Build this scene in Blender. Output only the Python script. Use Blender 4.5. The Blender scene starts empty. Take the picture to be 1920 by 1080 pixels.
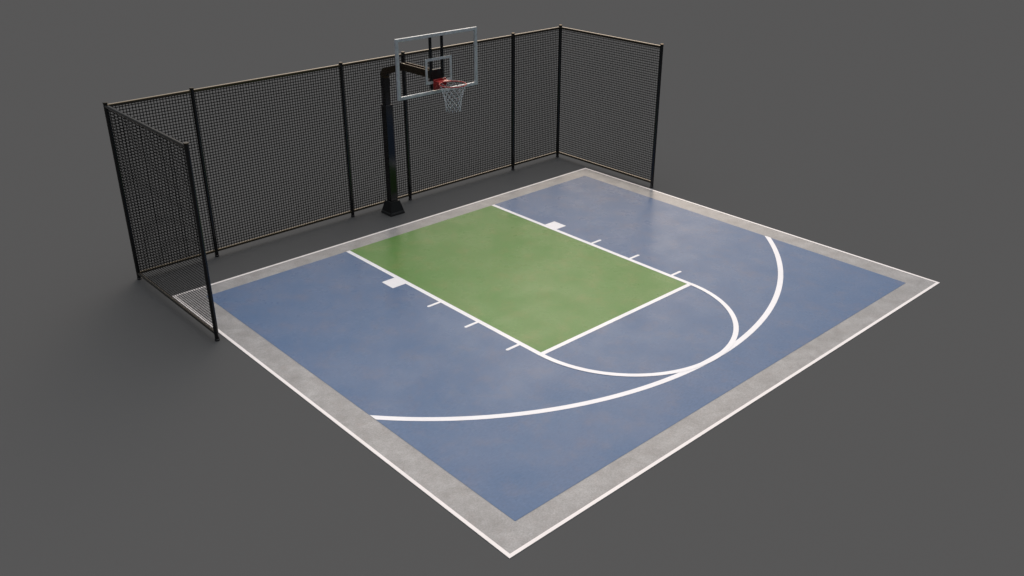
import bpy, math, random
from mathutils import Vector, Matrix

sc = bpy.context.scene
col = sc.collection
random.seed(4)

# ------------------------------------------------------------------ camera
cam_data = bpy.data.cameras.new('camera')
cam = bpy.data.objects.new('camera', cam_data)
col.objects.link(cam)
rt = Vector((0.73836152, -0.67440348, 0.0014892))
up = Vector((0.29434061, 0.32424002, 0.89901725))
fw = Vector((0.60678322, 0.66336141, -0.43791069))
M = Matrix((rt, up, -fw)).transposed().to_4x4()
M.translation = Vector((-5.1196, -14.1565, 6.9370))
cam.matrix_world = M
cam_data.sensor_width = 36.0
cam_data.lens = 36.0 * 1714.14 / 1920.0
cam_data.clip_end = 1000
sc.camera = cam

# ------------------------------------------------------------------ light
sc.view_settings.view_transform = 'Standard'
sc.view_settings.look = 'None'
sc.view_settings.exposure = 0
sc.view_settings.gamma = 1
world = bpy.data.worlds.new('World')
sc.world = world
world.use_nodes = True
wn, wl = world.node_tree.nodes, world.node_tree.links
wn.clear()
w_out = wn.new('ShaderNodeOutputWorld')
w_bg = wn.new('ShaderNodeBackground')
wl.new(w_bg.outputs[0], w_out.inputs[0])
w_tc = wn.new('ShaderNodeTexCoord')


def direction(az, el):
    """az measured from +x towards +y, both in degrees"""
    a, e = math.radians(az), math.radians(el)
    return (math.cos(a) * math.cos(e), math.sin(a) * math.cos(e), math.sin(e))


def lobe(d, power, colour):
    """soft patch of light round direction d in the studio surroundings"""
    dot = wn.new('ShaderNodeVectorMath'); dot.operation = 'DOT_PRODUCT'
    wl.new(w_tc.outputs['Generated'], dot.inputs[0]); dot.inputs[1].default_value = d
    mx = wn.new('ShaderNodeMath'); mx.operation = 'MAXIMUM'
    wl.new(dot.outputs['Value'], mx.inputs[0]); mx.inputs[1].default_value = 0
    pw = wn.new('ShaderNodeMath'); pw.operation = 'POWER'
    wl.new(mx.outputs[0], pw.inputs[0]); pw.inputs[1].default_value = power
    sca = wn.new('ShaderNodeVectorMath'); sca.operation = 'SCALE'
    sca.inputs[0].default_value = colour
    wl.new(pw.outputs[0], sca.inputs['Scale'])
    return sca.outputs[0]


LOBES = [
    (direction(45, 74), 5.0, (2.10, 2.12, 2.18)),         # soft overhead
    (direction(40, 28), 50.0, (2.6, 2.15, 1.68)),         # two soft keys low behind the fence corner
    (direction(50, 31), 35.0, (3.9, 3.30, 2.65)),
    (direction(42, 54), 10.0, (1.60, 1.56, 1.52)),
    (direction(41, 14), 45.0, (0.75, 0.46, 0.20)),        # low warm glow
]
acc = None
base_rgb = wn.new('ShaderNodeCombineXYZ')
for i, v in enumerate((0.075, 0.095, 0.120)):
    base_rgb.inputs[i].default_value = v
acc = base_rgb.outputs[0]
for d, p, c in LOBES:
    add = wn.new('ShaderNodeVectorMath'); add.operation = 'ADD'
    wl.new(acc, add.inputs[0]); wl.new(lobe(d, p, c), add.inputs[1])
    acc = add.outputs[0]
wl.new(acc, w_bg.inputs['Color'])
w_bg.inputs['Strength'].default_value = 1.2


# ------------------------------------------------------------------ materials
def new_mat(name, rgb, rough=0.5, spec=0.5, metal=0.0):
    m = bpy.data.materials.new(name)
    m.use_nodes = True
    b = m.node_tree.nodes['Principled BSDF']
    b.inputs['Base Color'].default_value = (*rgb, 1)
    b.inputs['Roughness'].default_value = rough
    b.inputs['Specular IOR Level'].default_value = spec
    b.inputs['Metallic'].default_value = metal
    return m


def noise_node(m, scale, detail=6, rough=0.6, dist=0.0, stretch=None):
    n, l = m.node_tree.nodes, m.node_tree.links
    tc = n.new('ShaderNodeTexCoord')
    src = tc.outputs['Object']
    if stretch:
        mp = n.new('ShaderNodeMapping'); mp.inputs['Scale'].default_value = stretch
        l.new(src, mp.inputs['Vector']); src = mp.outputs[0]
    t = n.new('ShaderNodeTexNoise')
    t.inputs['Scale'].default_value = scale
    t.inputs['Detail'].default_value = detail
    t.inputs['Roughness'].default_value = rough
    t.inputs['Distortion'].default_value = dist
    l.new(src, t.inputs['Vector'])
    return t.outputs['Fac']


def ramp(m, fac, stops):
    n, l = m.node_tree.nodes, m.node_tree.links
    r = n.new('ShaderNodeValToRGB')
    el = r.color_ramp.elements
    while len(el) < len(stops):
        el.new(0.5)
    for e, (p, c) in zip(el, stops):
        e.position = p
        e.color = (*c, 1) if len(c) == 3 else c
    l.new(fac, r.inputs[0])
    return r.outputs[0]


def mix(m, mode, fac, a, b):
    n, l = m.node_tree.nodes, m.node_tree.links
    x = n.new('ShaderNodeMix'); x.data_type = 'RGBA'; x.blend_type = mode
    if isinstance(fac, float):
        x.inputs[0].default_value = fac
    else:
        l.new(fac, x.inputs[0])
    for s, i in ((a, 6), (b, 7)):
        if isinstance(s, tuple):
            x.inputs[i].default_value = (*s, 1)
        else:
            l.new(s, x.inputs[i])
    return x.outputs[2]


def painted(name, dark, light, rough, spec, tint, tint_amount=0.35, fine=0.11, bump=0.15):
    """worn sports-court coating: cloudy colour, brushed grain, uneven gloss"""
    m = new_mat(name, dark, rough, spec)
    n, l = m.node_tree.nodes, m.node_tree.links
    b = n['Principled BSDF']
    c1 = ramp(m, noise_node(m, 1.1, 8, 0.68, 0.1), [(0.34, dark), (0.66, light)])
    patch = ramp(m, noise_node(m, 2.4, 8, 0.68, 0.1), [(0.50, (0, 0, 0)), (0.78, (1, 1, 1))])
    sc_ = n.new('ShaderNodeMath'); sc_.operation = 'MULTIPLY'; sc_.inputs[1].default_value = tint_amount
    l.new(patch, sc_.inputs[0])
    c2 = mix(m, 'MIX', sc_.outputs[0], c1, tint)
    grain = ramp(m, noise_node(m, 16, 8, 0.72, 0.0, (1, 2.0, 1)),
                 [(0.3, (1 - fine * 2,) * 3), (0.7, (1 + 0 * fine,) * 3)])
    c3 = mix(m, 'MULTIPLY', 1.0, c2, grain)
    l.new(c3, b.inputs['Base Color'])
    rr = n.new('ShaderNodeMapRange')
    rr.inputs['From Min'].default_value = 0.35; rr.inputs['From Max'].default_value = 0.65
    rr.inputs['To Min'].default_value = rough - 0.04; rr.inputs['To Max'].default_value = rough + 0.06
    l.new(noise_node(m, 1.6, 5, 0.6, 0.1), rr.inputs['Value'])
    l.new(rr.outputs[0], b.inputs['Roughness'])
    bp = n.new('ShaderNodeBump'); bp.inputs['Strength'].default_value = bump
    bp.inputs['Distance'].default_value = 0.002
    l.new(noise_node(m, 60, 4, 0.7), bp.inputs['Height'])
    l.new(bp.outputs[0], b.inputs['Normal'])
    return m


m_ground = new_mat('grey studio floor', (0.0778, 0.0772, 0.0766), 1.0, 0.0)
m_blue = painted('blue court coating', (0.078, 0.134, 0.240), (0.104, 0.149, 0.246), 0.28, 0.065, (0.165, 0.160, 0.205), 0.55)
m_green = painted('green court coating', (0.088, 0.206, 0.046), (0.116, 0.216, 0.060), 0.28, 0.065, (0.210, 0.215, 0.075), 0.5)
m_white = painted('white line paint', (0.695, 0.672, 0.685), (0.745, 0.722, 0.735), 0.35, 0.15, (0.66, 0.635, 0.635), 0.3, 0.015, 0.05)

m_edge = painted('off white edge paint', (0.70, 0.648, 0.628), (0.755, 0.70, 0.68), 0.35, 0.12, (0.64, 0.58, 0.55), 0.35, 0.02, 0.05)
# mottled concrete of the court's rim
m_conc = new_mat('mottled concrete', (0.3, 0.29, 0.28), 0.34, 0.15)
n_, l_ = m_conc.node_tree.nodes, m_conc.node_tree.links
cA = ramp(m_conc, noise_node(m_conc, 3.2, 11, 0.74, 0.3),
          [(0.30, (0.190, 0.181, 0.177)), (0.5, (0.256, 0.246, 0.243)), (0.70, (0.335, 0.324, 0.321))])
cB = ramp(m_conc, noise_node(m_conc, 5.5, 8, 0.7, 1.2), [(0.52, (0, 0, 0)), (0.72, (1, 1, 1))])
mB = n_.new('ShaderNodeMath'); mB.operation = 'MULTIPLY'; mB.inputs[1].default_value = 0.45
l_.new(cB, mB.inputs[0])
cC = mix(m_conc, 'MIX', mB.outputs[0], cA, (0.262, 0.226, 0.216))
cV = ramp(m_conc, noise_node(m_conc, 9, 10, 0.75, 2.5), [(0.49, (0, 0, 0)), (0.50, (1, 1, 1)), (0.51, (0, 0, 0))])
mV = n_.new('ShaderNodeMath'); mV.operation = 'MULTIPLY'; mV.inputs[1].default_value = 0.5
l_.new(cV, mV.inputs[0])
cD = mix(m_conc, 'MIX', mV.outputs[0], cC, (0.42, 0.41, 0.405))
cG = ramp(m_conc, noise_node(m_conc, 45, 6, 0.75), [(0.34, (0.76,) * 3), (0.66, (1.10,) * 3)])
l_.new(mix(m_conc, 'MULTIPLY', 1.0, cD, cG), n_['Principled BSDF'].inputs['Base Color'])


def metal_paint(name, rgb, rough, spec=0.5, var=0.06):
    m = new_mat(name, rgb, rough, spec)
    n, l = m.node_tree.nodes, m.node_tree.links
    b = n['Principled BSDF']
    mr = n.new('ShaderNodeMapRange')
    mr.inputs['From Min'].default_value = 0.3; mr.inputs['From Max'].default_value = 0.7
    mr.inputs['To Min'].default_value = max(rough - var, 0.02); mr.inputs['To Max'].default_value = rough + var
    l.new(noise_node(m, 6, 6, 0.65), mr.inputs['Value'])
    l.new(mr.outputs[0], b.inputs['Roughness'])
    c = ramp(m, noise_node(m, 14, 6, 0.7), [(0.35, tuple(v * 0.8 for v in rgb)), (0.7, tuple(v * 1.2 for v in rgb))])
    l.new(c, b.inputs['Base Color'])
    return m


m_black = metal_paint('black powder coat', (0.005, 0.005, 0.0055), 0.20)
m_rail = metal_paint('black rail enamel', (0.008, 0.006, 0.004), 0.08, 0.75, 0.02)
m_rail.node_tree.nodes['Principled BSDF'].inputs['Specular Tint'].default_value = (1.0, 0.78, 0.50, 1)  # gold of the low warm light painted into rail and cap highlights
m_gloss = metal_paint('black gloss enamel', (0.004, 0.004, 0.0045), 0.14, 0.5, 0.03)
m_arm = metal_paint('warm lit black enamel', (0.012, 0.007, 0.004), 0.16, 0.7, 0.03)
m_arm.node_tree.nodes['Principled BSDF'].inputs['Specular Tint'].default_value = (1.0, 0.8, 0.5, 1)  # arm's brown base and gold tint paint in warm reflected light
m_matte = metal_paint('black matt paint', (0.012, 0.011, 0.011), 0.5, 0.3)
m_wire = metal_paint('black coated wire', (0.003, 0.003, 0.003), 0.6, 0.12)
m_frame = metal_paint('white enamel frame', (0.58, 0.59, 0.60), 0.35, 0.5)
m_red = metal_paint('red enamel', (0.36, 0.016, 0.015), 0.32, 0.5)
m_net = metal_paint('white nylon cord', (0.60, 0.62, 0.64), 0.75, 0.2)
m_glass = new_mat('clear acrylic', (1, 1, 1), 0.02, 0.5)
gn, gl = m_glass.node_tree.nodes, m_glass.node_tree.links
gb = gn['Principled BSDF']
gb.inputs['Transmission Weight'].default_value = 1.0
gb.inputs['IOR'].default_value = 1.05


# ------------------------------------------------------------------ mesh helpers
class MB:
    def __init__(self):
        self.v, self.f = [], []

    def add(self, vs, fs):
        o = len(self.v)
        self.v += [tuple(p) for p in vs]
        self.f += [tuple(i + o for i in f) for f in fs]

    def box(self, x0, x1, y0, y1, z0, z1):
        self.add([(x0, y0, z0), (x1, y0, z0), (x1, y1, z0), (x0, y1, z0),
                  (x0, y0, z1), (x1, y0, z1), (x1, y1, z1), (x0, y1, z1)],
                 [(0, 3, 2, 1), (4, 5, 6, 7), (0, 1, 5, 4), (1, 2, 6, 5), (2, 3, 7, 6), (3, 0, 4, 7)])

    def sheet(self, pts, z):
        self.add([(x, y, z) for x, y in pts], [tuple(range(len(pts)))])

    def prism(self, x0, x1, prof):
        """profile in (y, z), extruded along x"""
        k = len(prof)
        self.add([(x0, y, z) for y, z in prof] + [(x1, y, z) for y, z in prof],
                 [tuple(range(k))[::-1], tuple(range(k, 2 * k))] +
                 [(i, (i + 1) % k, k + (i + 1) % k, k + i) for i in range(k)])

    def loft(self, rings):
        k = len(rings[0])
        vs = [p for r in rings for p in r]
        fs = [tuple(range(k))[::-1], tuple(range(k * (len(rings) - 1), k * len(rings)))]
        for j in range(len(rings) - 1):
            for i in range(k):
                a, b = j * k + i, j * k + (i + 1) % k
                fs.append((a, b, b + k, a + k))
        self.add(vs, fs)

    def square_loft(self, cx, cy, sections):
        self.loft([[(cx - h, cy - h, z), (cx + h, cy - h, z), (cx + h, cy + h, z), (cx - h, cy + h, z)]
                   for h, z in sections])

    def round_loft(self, cx, cy, sections, n=20):
        self.loft([[(cx + r * math.cos(2 * math.pi * i / n), cy + r * math.sin(2 * math.pi * i / n), z)
                    for i in range(n)] for r, z in sections])

    def tube(self, pts, r, n=8, closed=False, caps=True):
        pts = [Vector(p) for p in pts]
        k = len(pts)
        rings = []
        ref = None
        for i, p in enumerate(pts):
            a = pts[(i - 1) % k] if closed or i else p
            b = pts[(i + 1) % k] if closed or i < k - 1 else p
            t = (b - a).normalized()
            if ref is None:
                ref = Vector((0, 0, 1)) if abs(t.z) < 0.9 else Vector((1, 0, 0))
            u = (ref - t * ref.dot(t)).normalized(); ref = u
            w = t.cross(u)
            rings.append([p + u * (r * math.cos(2 * math.pi * j / n)) + w * (r * math.sin(2 * math.pi * j / n)) for j in range(n)])
        vs = [p for rg in rings for p in rg]
        fs = []
        for i in range(k if closed else k - 1):
            for j in range(n):
                a0, a1 = i * n + j, i * n + (j + 1) % n
                b0, b1 = ((i + 1) % k) * n + j, ((i + 1) % k) * n + (j + 1) % n
                fs.append((a0, a1, b1, b0))
        if caps and not closed:
            fs += [tuple(range(n))[::-1], tuple(range((k - 1) * n, k * n))]
        self.add(vs, fs)

    def build(self, name, mat, parent=None, smooth=False, bevel=0.0, segs=2):
        me = bpy.data.meshes.new(name)
        me.from_pydata(self.v, [], self.f)
        me.materials.append(mat)
        o = bpy.data.objects.new(name, me)
        col.objects.link(o)
        if smooth:
            me.polygons.foreach_set('use_smooth', [True] * len(me.polygons))
            try:
                me.set_sharp_from_angle(angle=math.radians(40))
            except Exception:
                pass
        if bevel:
            b = o.modifiers.new('bevel', 'BEVEL')
            b.width = bevel; b.segments = segs; b.limit_method = 'ANGLE'; b.angle_limit = math.radians(30)
            b.harden_normals = False
        if parent is not None:
            o.parent = parent
            o.matrix_parent_inverse = Matrix.Translation(-parent.location)
        return o


def thing(name, label, cat, loc=(0, 0, 0), group=None):
    o = bpy.data.objects.new(name, None)
    o.empty_display_size = 0.3
    col.objects.link(o)
    o.location = loc
    o['label'] = label
    o['category'] = cat
    if group:
        o['group'] = group
    return o


# ------------------------------------------------------------------ ground
g = MB()
g.sheet([(300 * math.cos(2 * math.pi * i / 64), 300 * math.sin(2 * math.pi * i / 64)) for i in range(64)], -0.006)
ground = g.build('ground', m_ground)
ground['kind'] = 'structure'

# ------------------------------------------------------------------ court
court = thing('basketball_court', 'blue half court with green key and white lines on a mottled concrete slab', 'basketball court', (5.09, -4.27, 0))
OUT = [(-0.016, -8.546), (10.200, -8.542), (10.172, -0.016), (0.002, -0.002)]
WID = 0.048


def inset(q, d):
    cx = sum(p[0] for p in q) / 4; cy = sum(p[1] for p in q) / 4
    return [(x + (d if x < cx else -d), y + (d if y < cy else -d)) for x, y in q]


s = MB()
s.add([(x, y, -0.03) for x, y in OUT] + [(x, y, 0.0) for x, y in OUT],
      [(4, 5, 6, 7), (0, 1, 5, 4), (1, 2, 6, 5), (2, 3, 7, 6), (3, 0, 4, 7)])
s.build('concrete_slab', m_conc, court)
b = MB()
IN = inset(OUT, WID)
O2 = inset(OUT, -0.001)
vs = [(x, y, 0.0025) for x, y in O2] + [(x, y, 0.0025) for x, y in IN] + [(x, y, -0.02) for x, y in O2]
fs = [(i, (i + 1) % 4, 4 + (i + 1) % 4, 4 + i) for i in range(4)] + [(8 + i, 8 + (i + 1) % 4, (i + 1) % 4, i) for i in range(4)]
b.add(vs, fs)
b.build('boundary_line', m_edge, court)

X0, X1, Y0, Y1 = 0.432, 9.746, -8.146, -0.398
LX0, LX1 = 3.226, 6.950
LW = 0.082
FT0, FT1 = -5.672, -5.592
KX0, KX1, KY = LX0 + LW / 2, LX1 - LW / 2, FT0 + 0.04
s = MB()
s.add([(x, y, 0.0025) for x, y in ((X0, Y0), (KX0, Y0), (KX1, Y0), (X1, Y0), (X0, KY), (KX0, KY), (KX1, KY), (X1, KY),
                                   (X0, Y1), (KX0, Y1), (KX1, Y1), (X1, Y1))],
      [(0, 1, 5, 4), (1, 2, 6, 5), (2, 3, 7, 6), (4, 5, 9, 8), (6, 7, 11, 10)])
s.build('playing_surface', m_blue, court)
s = MB(); s.sheet([(KX0, KY), (KX1, KY), (KX1, Y1), (KX0, Y1)], 0.0025)
s.build('painted_key', m_green, court)
for x0, x1 in ((LX0, LX0 + LW), (LX1 - LW, LX1)):
    s = MB(); s.sheet([(x0, -5.64), (x1, -5.64), (x1, Y1), (x0, Y1)], 0.005)
    s.build('lane_line', m_white, court)
s = MB(); s.sheet([(LX0 + LW, FT0), (LX1 - LW, FT0), (LX1 - LW, FT1), (LX0 + LW, FT1)], 0.005)
s.build('free_throw_line', m_white, court)
CX = (LX0 + LX1) / 2
s = MB(); N = 120; RO = (LX1 - LX0) / 2
pts = []
for i in range(N + 1):
    a = math.pi + math.pi * i / N
    pts.append((CX + RO * math.cos(a), -5.640 + RO * math.sin(a), 0.0075))
    pts.append((CX + (RO - LW) * math.cos(a), -5.640 + (RO - LW) * math.sin(a), 0.0075))
s.add(pts, [(2 * i, 2 * i + 2, 2 * i + 3, 2 * i + 1) for i in range(N)])
s.build('free_throw_arc', m_white, court)
s = MB(); N = 200; R3 = 6.204; YC = -1.293; W3 = 0.092
pts = []
for i in range(N + 1):
    x = X0 + (X1 - X0) * i / N
    dx = x - 5.088
    pts.append((x, YC - math.sqrt(R3 ** 2 - dx * dx), 0.005))
    pts.append((x, YC - math.sqrt((R3 - W3) ** 2 - dx * dx), 0.005))
s.add(pts, [(2 * i, 2 * i + 2, 2 * i + 3, 2 * i + 1) for i in range(N)])
s.build('three_point_arc', m_white, court)
for side in (0, 1):
    xa, xb = ((2.952, LX0) if side == 0 else (LX1, 7.218))
    s = MB(); s.sheet([(xa, -2.277), (xb, -2.277), (xb, -1.945), (xa, -1.945)], 0.005)
    s.build('lane_block', m_white, court)
    for yc in (-3.238, -4.205, -5.188):
        h = 0.027
        s = MB()
        if side == 0:
            end = [(2.965 + h - h * math.sin(t), yc + h * math.cos(t)) for t in [math.pi * k / 8 for k in range(9)]]
            s.sheet([(LX0, yc + h)] + end + [(LX0, yc - h)], 0.005)
        else:
            end = [(7.208 - h + h * math.sin(t), yc - h * math.cos(t)) for t in [math.pi * k / 8 for k in range(9)]]
            s.sheet([(LX1, yc - h)] + end + [(LX1, yc + h)], 0.005)
        s.build('lane_mark', m_white, court)

# ------------------------------------------------------------------ fence
fence = thing('fence', 'tall black wire mesh fence wrapping three sides of the court behind the hoop', 'fence', (5.09, 1.054, 0))
FY = 1.054
FL, FR = -0.129, 10.300
XS = [FL, 1.340, 4.340, 5.809, 8.816, FR]
YF = -1.935
posts = [(x, FY) for x in XS] + [(FL, YF), (FR, YF)]
HP = 3.158
for (x, y) in posts:
    p = MB()
    p.round_loft(x, y, [(0.039, -0.006), (0.039, 0.018), (0.0345, 0.022), (0.0345, HP - 0.018)], 24)
    po = p.build('post', m_black, fence, smooth=True)
    c = MB()
    c.round_loft(x, y, [(0.0385, HP - 0.018), (0.0395, HP - 0.014), (0.0395, HP - 0.004), (0.036, HP)], 24)
    co = c.build('post_cap', m_rail, None, smooth=True)
    co.parent = po
    co.matrix_parent_inverse = po.matrix_parent_inverse.copy() if False else Matrix.Identity(4)

ZB, ZT = 0.112, 3.095
RB, RT = 0.026, 0.029
bays = [((XS[i], FY), (XS[i + 1], FY)) for i in range(5)] + [((FL, FY), (FL, YF)), ((FR, FY), (FR, YF))]
for (a, b_) in bays:
    A, B = Vector((*a, 0)), Vector((*b_, 0))
    d = (B - A); L = d.length; d.normalize()
    nrm = Vector((-d.y, d.x, 0))
    t = MB(); t.tube([A + d * 0.03 + Vector((0, 0, ZT)), B - d * 0.03 + Vector((0, 0, ZT))], RT, 20)
    t.build('top_rail', m_rail, fence, smooth=True)
    t = MB(); t.tube([A + d * 0.03 + Vector((0, 0, ZB)), B - d * 0.03 + Vector((0, 0, ZB))], RB, 20)
    t.build('bottom_rail', m_rail, fence, smooth=True)
    nv = round(L / (0.0530 if abs(d.x) > 0.5 else 0.0497))
    nh = round((ZT - ZB) / 0.0518)
    w = MB()
    hw, th = 0.0070, 0.0014
    vw = 0.95 if abs(d.x) > 0.5 else 0.5         # upright strands of the side panels are finer                      # flat woven strips

    def strip(p0, p1, wd, lo, hi):
        vs = []
        for p in (p0, p1):
            vs += [p - wd * hw + nrm * lo, p + wd * hw + nrm * lo, p + wd * hw + nrm * hi, p - wd * hw + nrm * hi]
        w.add(vs, [(0, 3, 2, 1), (4, 5, 6, 7), (0, 1, 5, 4), (1, 2, 6, 5), (2, 3, 7, 6), (3, 0, 4, 7)])
    Z = Vector((0, 0, 1))
    for i in range(1, nv):
        q = A + d * (L * i / nv + random.uniform(-.0012, .0012))
        strip(q + Z * ZB, q + Z * ZT + d * random.uniform(-.0012, .0012), d * vw, -th - 0.0001, -0.0001)
    for j in range(1, nh):
        q = Z * (ZB + (ZT - ZB) * j / nh + random.uniform(-.0008, .0008))
        strip(A + q + d * 0.03, B + q - d * 0.03, Z, 0.0001, th + 0.0001)
    w.build('mesh_panel', m_wire, fence)

# ------------------------------------------------------------------ hoop
PX, PY = 5.088, 0.683
hoop = thing('basketball_hoop', 'black square pole basketball hoop with clear white framed backboard and red rim', 'basketball hoop', (PX, PY, 0))
p = MB()
p.square_loft(PX, PY, [(0.178, -0.006), (0.178, 0.022), (0.170, 0.030), (0.113, 0.262), (0.113, 0.275), (0.080, 0.275)])
base = p.build('base_shroud', m_matte, hoop, bevel=0.003)
p = MB()
for sgn in (1,):
    k0, k1, z0, z1 = 0.171, 0.1655, 0.034, 0.056
    for q in range(4):
        a = q * math.pi / 2
        ca, sa = math.cos(a), math.sin(a)
        def tr(x, y, z): return (PX + ca * x - sa * y, PY + sa * x + ca * y, z)
        e = 0.004
        p.add([tr(-k0 + 0.016, -k0 - e + 0.002, z0), tr(k0 - 0.016, -k0 - e + 0.002, z0), tr(k1 - 0.016, -k1 - e + 0.002, z1), tr(-k1 + 0.016, -k1 - e + 0.002, z1),
               tr(-k0 + 0.016, -k0 + 0.01, z0), tr(k0 - 0.016, -k0 + 0.01, z0), tr(k1 - 0.016, -k1 + 0.01, z1), tr(-k1 + 0.016, -k1 + 0.01, z1)],
              [(0, 1, 2, 3), (5, 4, 7, 6), (3, 2, 6, 7), (1, 0, 4, 5), (0, 3, 7, 4), (2, 1, 5, 6)])
m_trim = metal_paint('grey shroud trim', (0.035, 0.034, 0.033), 0.4)
tr_o = p.build('trim_strip', m_trim, None)
tr_o.parent = base
p = MB(); p.square_loft(PX, PY, [(0.082, 0.240), (0.082, 2.285)])
p.build('lower_pole', m_gloss, hoop, bevel=0.006, segs=3)
p = MB(); p.square_loft(PX, PY, [(0.060, 2.250), (0.060, 2.700)])
p.build('upper_pole', m_gloss, hoop, bevel=0.005, segs=3)
p = MB(); p.square_loft(PX, PY, [(0.068, 2.645), (0.068, 2.815)])
p.build('collar', m_gloss, hoop, bevel=0.005, segs=3)
BX = 5.100                       # centre of the board
BY = -1.016                      # front face of the board
prof = [(PY + 0.064, 2.80), (PY + 0.064, 2.875), (PY + 0.050, 2.93), (PY + 0.010, 2.985), (PY - 0.06, 3.025), (0.475, 3.065), (0.10, 3.180),
        (0.00, 3.160), (BY + 0.10, 3.160), (BY + 0.10, 3.070), (0.02, 3.070), (-0.0 + 0.08, 3.052), (PY - 0.16, 2.915), (PY - 0.064, 2.86), (PY - 0.064, 2.80)]
p = MB(); p.prism(PX - 0.063, PX + 0.063, prof)
for sx in (-1, 1):                       # open channel: raised side walls along the level part
    xa, xb = sorted((PX + sx * 0.0632, PX + sx * 0.046))
    p.prism(xa, xb, [(0.14, 3.150), (0.05, 3.207), (BY + 0.104, 3.207), (BY + 0.104, 3.150)])
p.build('arm', m_arm, hoop, bevel=0.002, segs=2)
# mounting block and upright bars behind the board
p = MB(); p.box(BX - 0.140, BX + 0.140, BY + 0.062, BY + 0.105, 3.035, 3.245)
p.build('mounting_plate', m_matte, hoop, bevel=0.004)
for x in (BX - 0.132, BX + 0.132):
    p = MB(); p.box(x - 0.022, x + 0.022, BY + 0.047, BY + 0.085, 2.90, 3.842)
    p.build('upright_bar', m_matte, hoop, bevel=0.004)
    p = MB(); p.round_loft(0, 0, [(0.017, 0), (0.017, 0.012)], 6)
    q = [(x, BY + 0.085 + z, 3.225 + yy) for (xx, yy, z) in p.v]
    p.v = [(x + xx, BY + 0.100 + z, 3.225 + yy) for (xx, yy, z) in p.v]
    p.build('bolt', m_black, hoop)
# backboard
bz0, bz1, bh = 2.826, 3.894, 0.919
board_g = MB(); board_g.box(BX - bh + 0.03, BX + bh - 0.03, BY + 0.008, BY + 0.020, bz0 + 0.03, bz1 - 0.03)
board = board_g.build('backboard', m_glass, hoop)
fr = MB(); fwid = 0.056; dp = 0.044
o_ = [(BX - bh, bz0), (BX + bh, bz0), (BX + bh, bz1), (BX - bh, bz1)]
i_ = [(BX - bh + fwid, bz0 + fwid), (BX + bh - fwid, bz0 + fwid), (BX + bh - fwid, bz1 - fwid), (BX - bh + fwid, bz1 - fwid)]
vs = [(x, BY, z) for x, z in o_] + [(x, BY, z) for x, z in i_] + [(x, BY + dp, z) for x, z in o_] + [(x, BY + dp, z) for x, z in i_]
fs = []
for i in range(4):
    j = (i + 1) % 4
    fs += [(i, j, 4 + j, 4 + i), (8 + j, 8 + i, 12 + i, 12 + j), (j, i, 8 + i, 8 + j), (4 + i, 4 + j, 12 + j, 12 + i)]
fr.add(vs, fs)
o = fr.build('frame', m_frame, None, bevel=0.004); o.parent = board
tg = MB()
ox0, ox1, oz0, oz1, tw = BX - 0.302, BX + 0.306, 3.010, 3.470, 0.048
o_ = [(ox0, oz0), (ox1, oz0), (ox1, oz1), (ox0, oz1)]
i_ = [(ox0 + tw, oz0 + tw), (ox1 - tw, oz0 + tw), (ox1 - tw, oz1 - tw), (ox0 + tw, oz1 - tw)]
vs = [(x, BY + 0.003, z) for x, z in o_] + [(x, BY + 0.003, z) for x, z in i_] + [(x, BY + 0.0075, z) for x, z in o_] + [(x, BY + 0.0075, z) for x, z in i_]
fs = []
for i in range(4):
    j = (i + 1) % 4
    fs += [(i, j, 4 + j, 4 + i), (8 + j, 8 + i, 12 + i, 12 + j), (j, i, 8 + i, 8 + j), (4 + i, 4 + j, 12 + j, 12 + i)]
tg.add(vs, fs)
o = tg.build('target_square', m_frame, None); o.parent = board
# rim
RX, RY, RZ, RR = BX - 0.008, -1.414, 3.050, 0.240
p = MB()
p.box(BX - 0.142, BX + 0.142, BY - 0.030, BY - 0.002, 2.895, 3.085)
p.build('rim_bracket', m_red, hoop, bevel=0.005)
p = MB()
# tapering neck plate with lips, from the bracket to the ring
ang = math.radians(38)
ex, ey = RR * math.sin(ang), RY + RR * math.cos(ang)
top = [(RX - 0.125, BY - 0.028), (RX - 0.120, BY - 0.060), (RX - ex, ey), (RX - ex * 0.5, RY + RR * math.cos(math.asin(math.sin(ang) * 0.5))),
       (RX, RY + RR), (RX + ex * 0.5, RY + RR * math.cos(math.asin(math.sin(ang) * 0.5))), (RX + ex, ey), (RX + 0.120, BY - 0.060), (RX + 0.125, BY - 0.028)]
k = len(top)
p.add([(x, y, 3.060) for x, y in top] + [(x, y, 3.048) for x, y in top],
      [tuple(range(k)), tuple(range(k, 2 * k))[::-1]] + [(i, k + i, k + (i + 1) % k, (i + 1) % k) for i in range(k)])
p.prism(RX - 0.128, RX - 0.118, [(BY - 0.028, 3.060), (BY - 0.028, 2.93), (BY - 0.12, 3.03), (BY - 0.16, 3.060)])
p.prism(RX + 0.118, RX + 0.128, [(BY - 0.028, 3.060), (BY - 0.028, 2.93), (BY - 0.12, 3.03), (BY - 0.16, 3.060)])
p.build('rim_neck', m_red, hoop)
p = MB()
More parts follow.
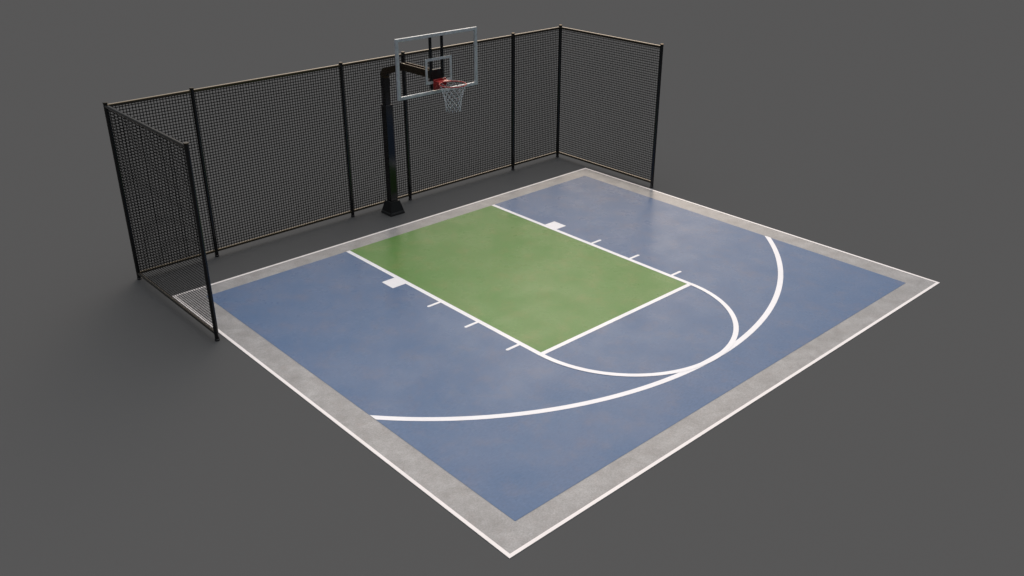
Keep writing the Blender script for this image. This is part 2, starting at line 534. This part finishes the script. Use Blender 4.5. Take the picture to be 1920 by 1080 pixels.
p.tube([(RX + RR * math.cos(2 * math.pi * i / 72), RY + RR * math.sin(2 * math.pi * i / 72), RZ) for i in range(72)], 0.0105, 12, closed=True)
rim = p.build('rim', m_red, hoop, smooth=True)
for i in range(12):
    p = MB()
    a = 2 * math.pi * (i + 0.5) / 12
    c = Vector((RX + (RR - 0.004) * math.cos(a), RY + (RR - 0.004) * math.sin(a), RZ - 0.012))
    tdir = Vector((-math.sin(a), math.cos(a), 0))
    p.tube([c + tdir * (0.012 * math.cos(t)) + Vector((0, 0, -0.010 * math.sin(t))) for t in [math.pi * q / 6 for q in range(7)]], 0.003, 6)
    hk = p.build('net_hook', m_red, None); hk.parent = rim
# net: two families of cords that swap at knots
p = MB()
NL = 12
levels = [(0.0, 0.236), (0.062, 0.214), (0.122, 0.192), (0.180, 0.173), (0.235, 0.159), (0.290, 0.149), (0.343, 0.142), (0.395, 0.137), (0.445, 0.134)]


def npnt(lv, k):
    d, rr = levels[lv]
    a = 2 * math.pi * (k + 0.5 + (0.5 if lv % 2 else 0)) / NL
    return Vector((RX + rr * math.cos(a), RY + rr * math.sin(a), RZ - 0.018 - d))


for lv in range(len(levels) - 1):
    for k in range(NL):
        a0 = npnt(lv, k)
        for nb in ((k, k - 1) if lv % 2 == 0 else (k, k + 1)):
            a1 = npnt(lv + 1, nb)
            mid = (a0 + a1) / 2
            sag = Vector((random.uniform(-.004, .004), random.uniform(-.004, .004), 0))
            p.tube([a0, mid + sag, a1], 0.0029, 6)
for lv in range(1, len(levels)):
    for k in range(NL):
        c = npnt(lv, k)
        p.tube([c + Vector((0, 0, 0.011)), c, c - Vector((0, 0, 0.011))], 0.0048, 6)
for k in range(NL):                      # dangling loop ends
    c = npnt(len(levels) - 1, k)
    p.tube([c, c + Vector((random.uniform(-.006, .006), random.uniform(-.006, .006), -0.026))], 0.0042, 6)
p.build('net', m_net, hoop, smooth=True)

# ------------------------------------------------------------------ render
sc.render.engine = 'CYCLES'
sc.cycles.max_bounces = 8
sc.cycles.transparent_max_bounces = 16
sc.cycles.use_denoising = True
